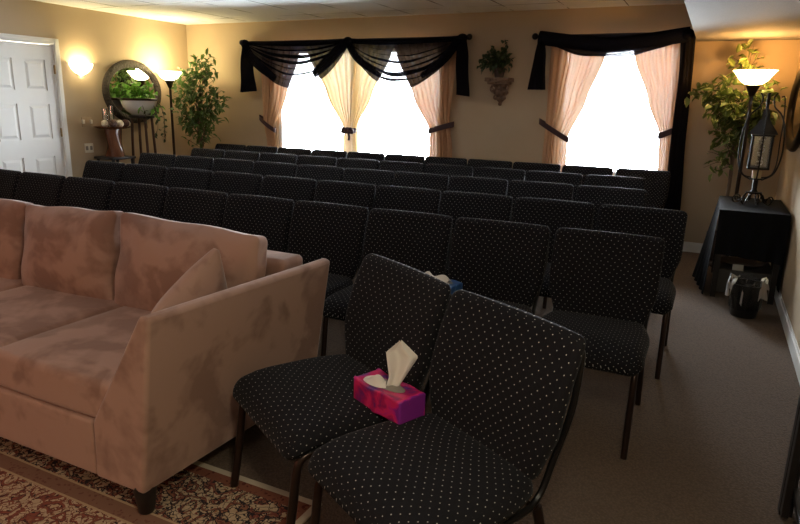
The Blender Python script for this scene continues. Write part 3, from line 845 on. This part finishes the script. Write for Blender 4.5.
# ------------------------------------------------------------------ corbel with ivy
cb = MB()
def corb(name, label, c):
    r = empty(name, label, 'shelf', c)
    b = MB(); b.softbox((.29,.19,.045), .008, (0,-.095,-.0225), n=4, m=2); b.softbox((.24,.16,.03), .008, (0,-.08,-.058), n=4, m=2); b.build('ledge', M['stone'], r, weld=True)
    b = MB()
    def scroll(u, v):
        a = (u-.5)*PI
        z = -.07 - .21*v
        w = interp([(0,.095),(.25,.075),(.45,.09),(.62,.055),(.75,.062),(.9,.03),(1,.008)], v); dd = interp([(0,.125),(.3,.10),(.48,.11),(.65,.06),(.78,.065),(1,.008)], v)
        return (math.sin(a)*w, -math.cos(a)*dd, z)
    b.grid(scroll, 16, 26)
    b.build('bracket', M['stone'], r, angle=80)
    b = MB()
    for s in (-1, 1):
        b.tube(spline([(s*.085,-.07,-.085),(s*.098,-.085,-.12),(s*.075,-.10,-.15),(s*.055,-.10,-.125),(s*.07,-.10,-.11)], 6), .014, 8)
        b.tube(spline([(s*.05,-.06,-.19),(s*.062,-.07,-.215),(s*.04,-.075,-.235),(s*.03,-.07,-.215)], 5), .010, 8)
    b.ball((0,-.02,-.285), .022, 12, 8)
    b.build('scroll', M['stone'], r)
corb('corbel_shelf', 'carved plaster corbel shelf on the wall between the windows', (-2.28,YB,1.772))
random.seed(5)
t = empty('ivy_plant', 'trailing green ivy plant on the wall corbel between the windows', 'plant', (-2.285,7.155,1.772))
pb = MB(); pot(pb, (0,0,0), .065, .10); pb.build('pot', M['terracotta'], t)
fol = MB(); st = MB()
for q in ((.03,0,.33),(.08,-.02,.30),(.10,-.03,.24),(-.05,-.02,.28),(-.13,-.03,.29),(-.17,-.03,.24),(-.20,-.04,.17),(-.19,-.05,.10),(.11,-.03,.17),(.07,-.06,.16),(0,-.06,.22),(-.08,-.06,.20),(-.05,-.06,.12),(.05,-.06,.10),(-.14,-.05,.13)):
    spray(fol, st, (0,0,.10), q, 18, .062, .052, .25, .003, .045)
spray(fol, st, (0,0,.10), (-.215,-.05,.06), 6, .05, .04, .5, .003, .02)
spray(fol, st, (0,0,.2), (.05,0,.40), 5, .045, .03, .05, .003, .02, -.3)
fol.build('foliage', M['ivy'], t, smooth=False); st.build('stems', M['twig'], t)

# ------------------------------------------------------------------ mirrors
def mirror(name, label, c, ry, rz, facing, fm='frame'):
    r = empty(name, label, 'mirror', c)
    n = 64; b = MB(); vs = []; f = []
    prof = [(1.0,0),(1.0,.018),(.975,.034),(.92,.040),(.84,.036),(.80,.022),(.785,.012),(.785,.004)]
    for (k, h) in prof:
        for i in range(n):
            a = 2*PI*i/n
            vs.append((facing*h, ry*math.cos(a)*(k if k > .9 else 1-(1-k)*.46*2/ (2*ry)), rz*math.sin(a)*(k if k > .9 else 1-(1-k)*.46*2/(2*rz))))
    for j in range(len(prof)-1):
        for i in range(n):
            a = j*n+i; c2 = j*n+(i+1) % n; f.append((a,c2,c2+n,a+n))
    b.add(vs, f); b.build('frame', M[fm], r, angle=60)
    k = .79; vs = [(facing*.0085, ry*(1-(1-k)*.46/ry)*math.cos(2*PI*i/n), rz*(1-(1-k)*.46/rz)*math.sin(2*PI*i/n)) for i in range(n)]
    MB().add(vs, [list(range(n))]).build('glass', M['mirror'], r, smooth=False)
mirror('wall_mirror', 'oval mirror in a carved bronze frame above the plant stand', (XL,6.21,1.535), .475, .405, 1)
mirror('wall_mirror', 'dark framed oval mirror on the aisle wall beside the torchiere', (XR,6.42,1.50), .70, .36, -1, 'bronze')

# ------------------------------------------------------------------ sconce, switches, outlet
r = empty('wall_sconce', 'glowing half bowl uplight sconce beside the white door', 'wall lamp', (XL,5.455,1.78))
b = MB()
def half(u, v):
    a = (u-.5)*PI; rr = .150*math.sin(PI/2*min(1, .08+.92*(1-v)))**.75
    return (math.cos(a)*rr*.85, math.sin(a)*rr, .07-.135*v)
b.grid(half, 24, 12); b.build('glass_bowl', M['lit_sconce'], r, angle=80)
MB().box(0,.012,-.06,.06,-.06,.06).build('back_plate', M['brass'], r)
def switch(y, z):
    r = empty('light_switch', 'almond light switches on the wall above the outlet', 'switch', (XL,y,z))
    MB().softbox((.008,.14,.115), .003, (.004,0,0), n=2, m=1).build('plate', M['wall'], r, weld=True)
    for s in (-1, 1): MB().softbox((.020,.034,.050), .006, (.012,s*.055,.004), n=1, m=1).build('toggle', M['toggle'], r, weld=True)
switch(5.47, 1.156)
r = empty('wall_outlet', 'almond double outlet low on the wall beside the pedestal', 'outlet', (XL,5.465,.838))
MB().softbox((.008,.125,.115), .003, (.004,0,0), n=2, m=1).build('plate', M['outlet'], r, weld=True)
for s in (-1, 1): MB().softbox((.006,.034,.05), .006, (.008,s*.03,0), n=2, m=2).build('socket', M['slot'], r, weld=True)

# ------------------------------------------------------------------ pedestal table corner
PX, PY = -6.80, 5.655
r = empty('side_table', 'small dark side table under the carved pedestal', 'table', (PX,PY,0))
MB().softbox((.34,.36,.03), .008, (0,0,.722), n=4, m=2).build('tabletop', M['black_wood'], r, weld=True)
for sx in (-1,1):
    for sy in (-1,1): MB().tube([(sx*.14,sy*.15,0),(sx*.135,sy*.145,.708)], [.014,.02], 8).build('leg', M['black_wood'], r)
r = empty('pedestal_stand', 'red brown carved wooden pedestal with a dish top', 'pedestal', (PX,PY,.7375))
def tw(u, v):
    a = 2*PI*u + v*1.5
    rad = (.108+.018*math.cos(2*a) - .004*math.sin(PI*v)) * (1.06-.14*v)
    return (rad*math.cos(2*PI*u), rad*math.sin(2*PI*u)+.012*math.sin(PI*v), .335*v)
MB().grid(tw, 40, 20).build('carved_column', M['redwood'], r, angle=80)
MB().lathe([(.001,.333),(.09,.333),(.16,.343),(.215,.360),(.222,.368),(.212,.368),(.15,.352),(.001,.346)], (0,0,0), 32).build('dish', M['redwood'], r)
pz = .7375+.352
for k, (dx, dy, m, rr) in enumerate([(.07,-.165,'ball_cream',.044),(.13,-.10,'ball_dark',.050),(.15,-.015,'ball_cream',.047),(.14,.075,'ball_dark',.050),(.08,.15,'ball_cream',.044),(.02,-.135,'ball_dark',.034),(.045,.115,'ball_dark',.034)]):
    lab = {0:'small cream woven ball at the door end of the dish',1:'dark brown woven ball next to the door end of the dish',2:'larger cream woven ball at the front middle of the dish',3:'dark brown woven ball at the front of the dish, towards the mirror',
           4:'cream woven ball at the mirror end of the dish',5:'small dark woven ball half hidden behind the others by the door end',6:'dark woven ball tucked behind the cream ball at the mirror end'}[k]
    o = MB().ball((0,0,0), rr, 16, 10).build('decorative_ball', M[m]); o.location = (PX+dx, PY+dy, pz+rr+.001+max(0,math.hypot(dx,dy)-.10)*.12)
    tag(o, lab, 'ball', 'woven balls in the pedestal dish')
for k, (dx, dy, rr, h, lab) in enumerate([(-.07,.055,.032,.27,'taller clear glass cylinder vase standing in the pedestal dish'),(-.08,-.03,.032,.235,'shorter clear glass cylinder vase standing in the pedestal dish')]):
    o = MB().lathe([(.001,0),(rr,0),(rr,h),(rr*.9,h),(rr*.9,.012),(.001,.012)], (0,0,0), 20).build('glass_vase', M['clear']); o.location = (PX+dx, PY+dy, pz+.001)
    tag(o, lab, 'vase', 'glass vases on the pedestal')

# plant stand with pothos
QX, QY = -6.74, 6.07
r = empty('plant_stand', 'tall dark plant stand with thin legs in front of the oval mirror', 'plant stand', (QX,QY,0))
MB().lathe([(.001,1.205),(.15,1.205),(.158,1.215),(.158,1.235),(.15,1.243),(.001,1.243)], (0,0,0), 28).build('top', M['black_wood'], r)
for k in range(4):
    a = PI/4 + k*PI/2 + .35
    MB().tube([(.175*math.cos(a),.175*math.sin(a),0),(.125*math.cos(a),.125*math.sin(a),1.206)], [.017,.017], 8).build('leg', M['bark_dark'], r)
MB().lathe([(.001,.30),(.15,.30),(.15,.315),(.001,.315)], (0,0,0), 24).build('shelf', M['black_wood'], r)
random.seed(9)
t = empty('pothos_plant', 'bright green pothos in a white bowl on the tall plant stand', 'plant', (QX,QY-.03,1.2435))
MB().lathe([(.001,0),(.09,0),(.10,.008),(.155,.05),(.20,.11),(.222,.175),(.228,.205),(.214,.205),(.20,.16),(.001,.15)], (0,0,0), 32).build('bowl', M['ceramic'], t)
MB().lathe([(.215,.180),(.231,.185),(.233,.207),(.226,.212),(.21,.207)], (0,0,0), 32).build('rim', M['bronze'], t)
fol = MB(); st = MB()
for k in range(34):
    a = random.uniform(0, 2*PI); rr = random.uniform(.08,.27)
    spray(fol, st, (.05*math.cos(a),.05*math.sin(a),.17), (rr*.7*math.cos(a), rr*1.05*math.sin(a), .24+random.uniform(.0,.16)*(1.15-rr*1.6)), 4, .10, .072, .25, .003, .03, .25)
for q in ((.12,.20,.02),(.15,.16,-.06),(.14,-.12,.06),(.16,.05,.04)): spray(fol, st, (q[0]*.9,q[1]*.9,.20), q, 4, .085, .06, .2, .003, .02)
fol.build('foliage', M['pothos'], t, smooth=False)
v2 = MB()
for pts in ([(.13,.16,.20),(.20,.20,.08),(.19,.22,-.10),(.20,.20,-.28)],[(.15,.05,.20),(.22,.07,.05),(.20,.10,-.15),(.2,.04,-.25)],[(.14,-.1,.2),(.21,-.10,.02),(.19,-.06,-.16)],[(.1,.2,.2),(.16,.25,.0),(.17,.24,-.35)]):
    sp = spline(pts, 7); v2.tube(sp, .003, 5); st.tube(sp, .003, 5)
    for k in range(5, len(sp)): 
        if random.random() < .6: leaf(v2, sp[k]+rv()*.01, rv()+Vector((.3,0,-.6)), rv(), .055, .036)
st.build('stems', M['twig'], t); v2.build('trailing_vines', M['ivy'], t, smooth=False)

# ------------------------------------------------------------------ lamps
def torchiere(name, label, x, y, ztop, rb, mat, hb):
    r = empty(name, label, 'floor lamp', (x,y,0))
    zt = ztop
    MB().lathe([(rb,zt),(rb*.93,zt-.012),(rb*.80,zt-hb*.35),(rb*.62,zt-hb*.72),(rb*.40,zt-hb*.95),(.03,zt-hb),(.03,zt-hb+.006),(rb*.38,zt-hb*.90),(rb*.58,zt-hb*.68),(rb*.76,zt-hb*.32),(rb*.90,zt-.006)], (0,0,0), 36).build('lamp_shade', M[mat], r, angle=70)
    MB().lathe([(.022,zt-hb-.10),(.05,zt-hb-.03),(.062,zt-hb-.004),(.03,zt-hb-.001)], (0,0,0), 20).build('collar', M['bronze'], r)
    MB().tube([(0,0,.03),(0,0,zt-hb-.09)], .017, 12).build('pole', M['bronze'], r)
    MB().lathe([(.001,0),(.15,0),(.15,.015),(.11,.025),(.03,.04),(.02,.06),(.001,.06)], (0,0,0), 28).build('base', M['bronze'], r)
torchiere('floor_lamp', 'tall bronze torchiere lamp glowing between the mirror and the ficus', -6.75, 6.60, 1.815, .175, 'lit_left', .115)
torchiere('floor_lamp', 'tall torchiere lamp with a glowing amber bowl in the aisle corner', .245, 6.72, 1.825, .182, 'lit_bowl', .125)

# ------------------------------------------------------------------ covered table, lantern, bin
TX0, TX1, TY0, TY1, TZ = .105, .585, 5.52, 6.45, .715
r = empty('console_table', 'dark console table under the black cloth in the aisle corner', 'table', ((TX0+TX1)/2,(TY0+TY1)/2,0)); OX, OY = (TX0+TX1)/2, (TY0+TY1)/2
MB().box(TX0-OX+.01,TX1-OX-.01,TY0-OY+.01,TY1-OY-.01,TZ-.03,TZ-.004).build('tabletop', M['black_wood'], r)
for x in (TX0+.035,TX1-.035):
    for y in (TY0+.035,TY1-.035): MB().box(x-OX-.02,x-OX+.02,y-OY-.02,y-OY+.02,0,TZ-.03).build('leg', M['black_wood'], r)
b = MB()
def drape(pts_top, pts_bot, n=40, m=14, wave=.012):
    def fn(u, v):
        a = Vector(pts_top[0]).lerp(Vector(pts_top[1]), u); c = Vector(pts_bot[0]).lerp(Vector(pts_bot[1]), u)
        p = a.lerp(c, v); side = (Vector(pts_top[1])-Vector(pts_top[0])).cross(Vector((0,0,1))).normalized()
        return p + side*(wave*v*(.4+math.sin(u*2*PI*4.3+v)))
    b.grid(fn, n, m)
b.grid(lambda u, v: (lerp(TX0-.004,TX1+.004,u), lerp(TY0-.004,TY1,v), TZ), 8, 8)
drape([(TX0-.004,TY0-.004,TZ),(TX1+.004,TY0-.004,TZ)], [(TX0+.002,TY0-.01,.365),(TX1+.004,TY0-.012,.33)])
drape([(TX1+.004,TY0-.004,TZ),(TX1+.004,TY1,TZ)], [(TX1+.006,TY0-.01,.10),(TX1+.006,TY1,.10)], wave=.003)
drape([(TX0-.004,TY1,TZ),(TX0-.004,TY0-.004,TZ)], [(TX0-.12,TY1-.36,.02),(TX0-.025,TY0-.0,.012)], wave=.014)
o = b.build('tablecloth', M['cloth'], angle=70, weld=True); tag(o, 'black cloth draped over the console table, long on the wall side', 'tablecloth')
o = MB().softbox((.40,.55,.20), .015, (0,0,.1), n=3, m=2).build('storage_box', M['grey'], weld=True); o.location = (.36,5.98,.001); tag(o, 'grey storage box on the floor under the black cloth', 'box')
o = MB().lathe([(.001,0),(.11,0),(.165,.035),(.17,.04),(.16,.04),(.10,.012),(.001,.012)], (0,0,0), 28).build('shallow_dish', M['binplastic']); o.location = (.33,5.89,.202); tag(o, 'shiny black dish on the grey storage box under the table', 'dish')
o = MB().box(-.04,.04,-.003,.003,0,.05).build('paper_card', M['paper'], smooth=False); o.location = (.30,5.70,.203); o.rotation_euler = (math.radians(-12),0,.1); tag(o, 'small white card standing under the cloth edge', 'card')
r = empty('waste_bin', 'small black waste bin with a clear liner in front of the cloth covered table', 'bin', (.35,5.12,0))
MB().lathe([(.001,0),(.085,0),(.088,.005),(.115,.245),(.12,.25),(.112,.25),(.084,.012),(.001,.012)], (0,0,0), 28).build('bin_body', M['binplastic'], r)
def liner(u, v):
    a = 2*PI*u; 
    zz = interp([(0,.06),(.3,.255),(.5,.285),(.7,.245),(1,.135)], v); rr = interp([(0,.10),(.3,.108),(.5,.122),(.7,.132),(1,.130)], v)
    k = 1 + .05*math.sin(9*a+5*v)+.03*math.sin(17*a)
    return (rr*k*math.cos(a), rr*k*math.sin(a), zz+.016*math.sin(5*a)*(v > .2) - .03*(v == 1)*math.sin(3*a))
MB().grid(liner, 60, 12).build('bin_liner', M['plastic'], r, angle=40)

LX, LY, LZ = .345, 6.02, TZ+.001
r = empty('candle_lantern', 'tall black wire candle lantern with scrolls on the black tablecloth', 'lantern', (LX,LY,LZ))
b = MB()
for k in range(8):
    a = 2*PI*k/8+.2; c, s = math.cos(a), math.sin(a)
    pr = [(.05,.10),(.075,.06),(.10,.022),(.135,.010),(.155,.035),(.14,.062),(.115,.055),(.115,.035)]
    b.tube(spline([(c*x,s*x,z) for x, z in pr], 5), .0055, 6)
b.build('scroll_base', M['black_metal'], r)
MB().lathe([(.03,.085),(.06,.09),(.065,.10),(.03,.104),(.02,.12),(.02,.20),(.05,.205),(.055,.215),(.001,.215)], (0,0,0), 20).build('candle_cup', M['black_metal'], r)
b = MB()
for s in (-1, 1):
    b.tube(spline([(s*.04,0,.20),(s*.12,0,.26),(s*.155,0,.40),(s*.15,0,.58),(s*.115,0,.72),(s*.055,0,.79),(s*.04,0,.86),(s*.06,0,.90)], 8), .0065, 6)
    b.tube(spline([(s*.02,.02,.215),(s*.10,.02,.24),(s*.13,.02,.33),(s*.13,.02,.52),(s*.13,.02,.70),(s*.115,.02,.86),(s*.09,.02,.87)], 8), .005, 6)
    b.tube(spline([(0,s*.04,.21),(0,s*.11,.27),(0,s*.14,.42),(0,s*.12,.62),(0,s*.05,.78)], 8), .006, 6)
b.tube([(.0,0,.76),(0,0,.90)], .012, 8)
b.build('wire_frame', M['black_metal'], r)
b = MB()
for x in (-1,1):
    for y in (-1,1): b.tube([(x*.07,y*.07,.30),(x*.07,y*.07,.56)], .009, 6)
b.softbox((.16,.16,.016), .004, (0,0,.298), n=2, m=1); b.softbox((.17,.17,.014), .004, (0,0,.565), n=2, m=1)
b.build('lantern_body', M['black_metal'], r)
for (x, y, w) in ((0,-.068,0),(.068,0,1),(-.068,0,1),(0,.068,0)):
    q = MB()
    if w == 0: q.box(-.060,.060,y-.002,y+.002,.308,.556)
    else: q.box(x-.002,x+.002,-.060,.060,.308,.556)
    q.build('glass_pane', M['clear'], r, smooth=False)
b = MB()
for k in range(5):
    z = .325+.05*k
    b.tube(spline([(-.025+.03*(k%2),-.073,z),(.015,-.073,z+.008),(.02-.03*(k%2),-.073,z+.035),(-.02,-.073,z+.03)], 5), .005, 6)
b.build('filigree', M['panel'], r)
MB().lathe([(.108,.572),(.092,.60),(.05,.66),(.03,.70),(.022,.77),(.001,.78)], (0,0,0), 4).build('roof', M['black_metal'], r, smooth=False)
o = MB().lathe([(.001,0),(.036,0),(.036,.062),(.03,.066),(.001,.062)], (0,0,0), 20).build('pillar_candle', M['candle']); o.location = (LX-.02,LY-.045,LZ+.2155); tag(o, 'short cream candle set in the cup of the wire lantern', 'candle')
o.location = (LX,LY,LZ+.2155)

# console at the aisle wall close by
r = empty('side_console', 'narrow black table on the carpet at the aisle wall, one leg showing', 'table', (.470,2.135,0))
MB().box(-.085,.10,-.42,.42,.70,.74).build('tabletop', M['black_wood'], r, bevel=.004)
for x in (-.055,.07):
    for y in (-.38,.385): MB().box(x-.022,x+.022,y-.022,y+.022,0,.70).build('leg', M['black_wood'], r, bevel=.003)
MB().box(-.078,-.055,.30,.345,.03,.70).build('leg', M['black_wood'], r, bevel=.003)
MB().box(-.05,.07,-.38,.385,.10,.125).build('stretcher', M['black_wood'], r, bevel=.003)

# ------------------------------------------------------------------ light
def point(name, loc, energy, color, size=.06):
    l = bpy.data.lights.new(name, 'POINT'); l.energy = energy; l.color = color; l.shadow_soft_size = size
    o = bpy.data.objects.new(name, l); o.location = loc; COL.objects.link(o); return o
point('sconce_bulb', (XL+.085,5.455,1.80), 8, (1,.85,.44), .04)
point('lamp_bulb', (-6.75,6.60,1.85), 20, (1,.85,.44), .05)
point('lamp_bulb', (.245,6.72,1.86), 12, (1,.48,.12), .05)
def area(name, loc, rot, size, energy, color, portal=False):
    l = bpy.data.lights.new(name, 'AREA'); l.shape = 'RECTANGLE'; l.size, l.size_y = size; l.energy = energy; l.color = color
    o = bpy.data.objects.new(name, l); o.location = loc; o.rotation_euler = rot; COL.objects.link(o)
    if portal: l.cycles.is_portal = True
    return o
for k, w in enumerate((W1, W2)):
    area('window_portal', ((w[0]+w[1])/2, YB+.16, (w[2]+w[3])/2), (-PI/2,0,0), (w[1]-w[0], w[3]-w[2]), 1, (1,1,1), True)
# added fill panel and the unseen reddish lamp, both behind the viewer
area('front_fill_light', (-2.2,-1.3,ZC-.03), (0,0,0), (1.2,.6), 8, (1,.78,.60))
point('red_shaded_lamp', (-3.9,-.7,1.15), 17, (1,.36,.24), .12)
area('aisle_fill_light', (.12,.25,2.12), (0,0,0), (.3,.3), 17, (1,.93,.70))  # added overhead fill, brightens the aisle side of the sofa arm
w = bpy.data.worlds.new('daylight'); SC.world = w; w.use_nodes = True
bg = w.node_tree.nodes['Background']; bg.inputs[0].default_value = (.86,.93,1,1); bg.inputs[1].default_value = 50

# ------------------------------------------------------------------ camera
yaw, pitch, roll, f = 0.4524942, 0.2473142, 0.0227132, 630.06
cy, sy = math.cos(yaw), math.sin(yaw)
fw = Vector((-sy*math.cos(pitch), cy*math.cos(pitch), -math.sin(pitch))); rt = Vector((cy, sy, 0)); up = rt.cross(fw)
r2 = rt*math.cos(roll)+up*math.sin(roll); u2 = up*math.cos(roll)-rt*math.sin(roll)
cam = bpy.data.cameras.new('camera'); cam.sensor_fit = 'HORIZONTAL'; cam.sensor_width = 36; cam.lens = 36*f/800; cam.clip_start = .02
co = bpy.data.objects.new('camera', cam); COL.objects.link(co)
mt = Matrix((r2, u2, -fw)).transposed().to_4x4(); mt.translation = (0,0,1.472); co.matrix_world = mt
SC.camera = co
SC.view_settings.view_transform = 'Standard'; SC.view_settings.look = 'None'; SC.view_settings.gamma = 1
SC.view_settings.use_curve_mapping = False; SC.view_settings.exposure = 0.55
cyc = SC.cycles; cyc.use_denoising = True; cyc.denoiser = 'OPENIMAGEDENOISE'; cyc.max_bounces = 10; cyc.diffuse_bounces = 5; cyc.glossy_bounces = 4; cyc.transparent_max_bounces = 40; cyc.transmission_bounces = 6
cyc.sample_clamp_indirect = 6; cyc.caustics_reflective = False; cyc.caustics_refractive = False
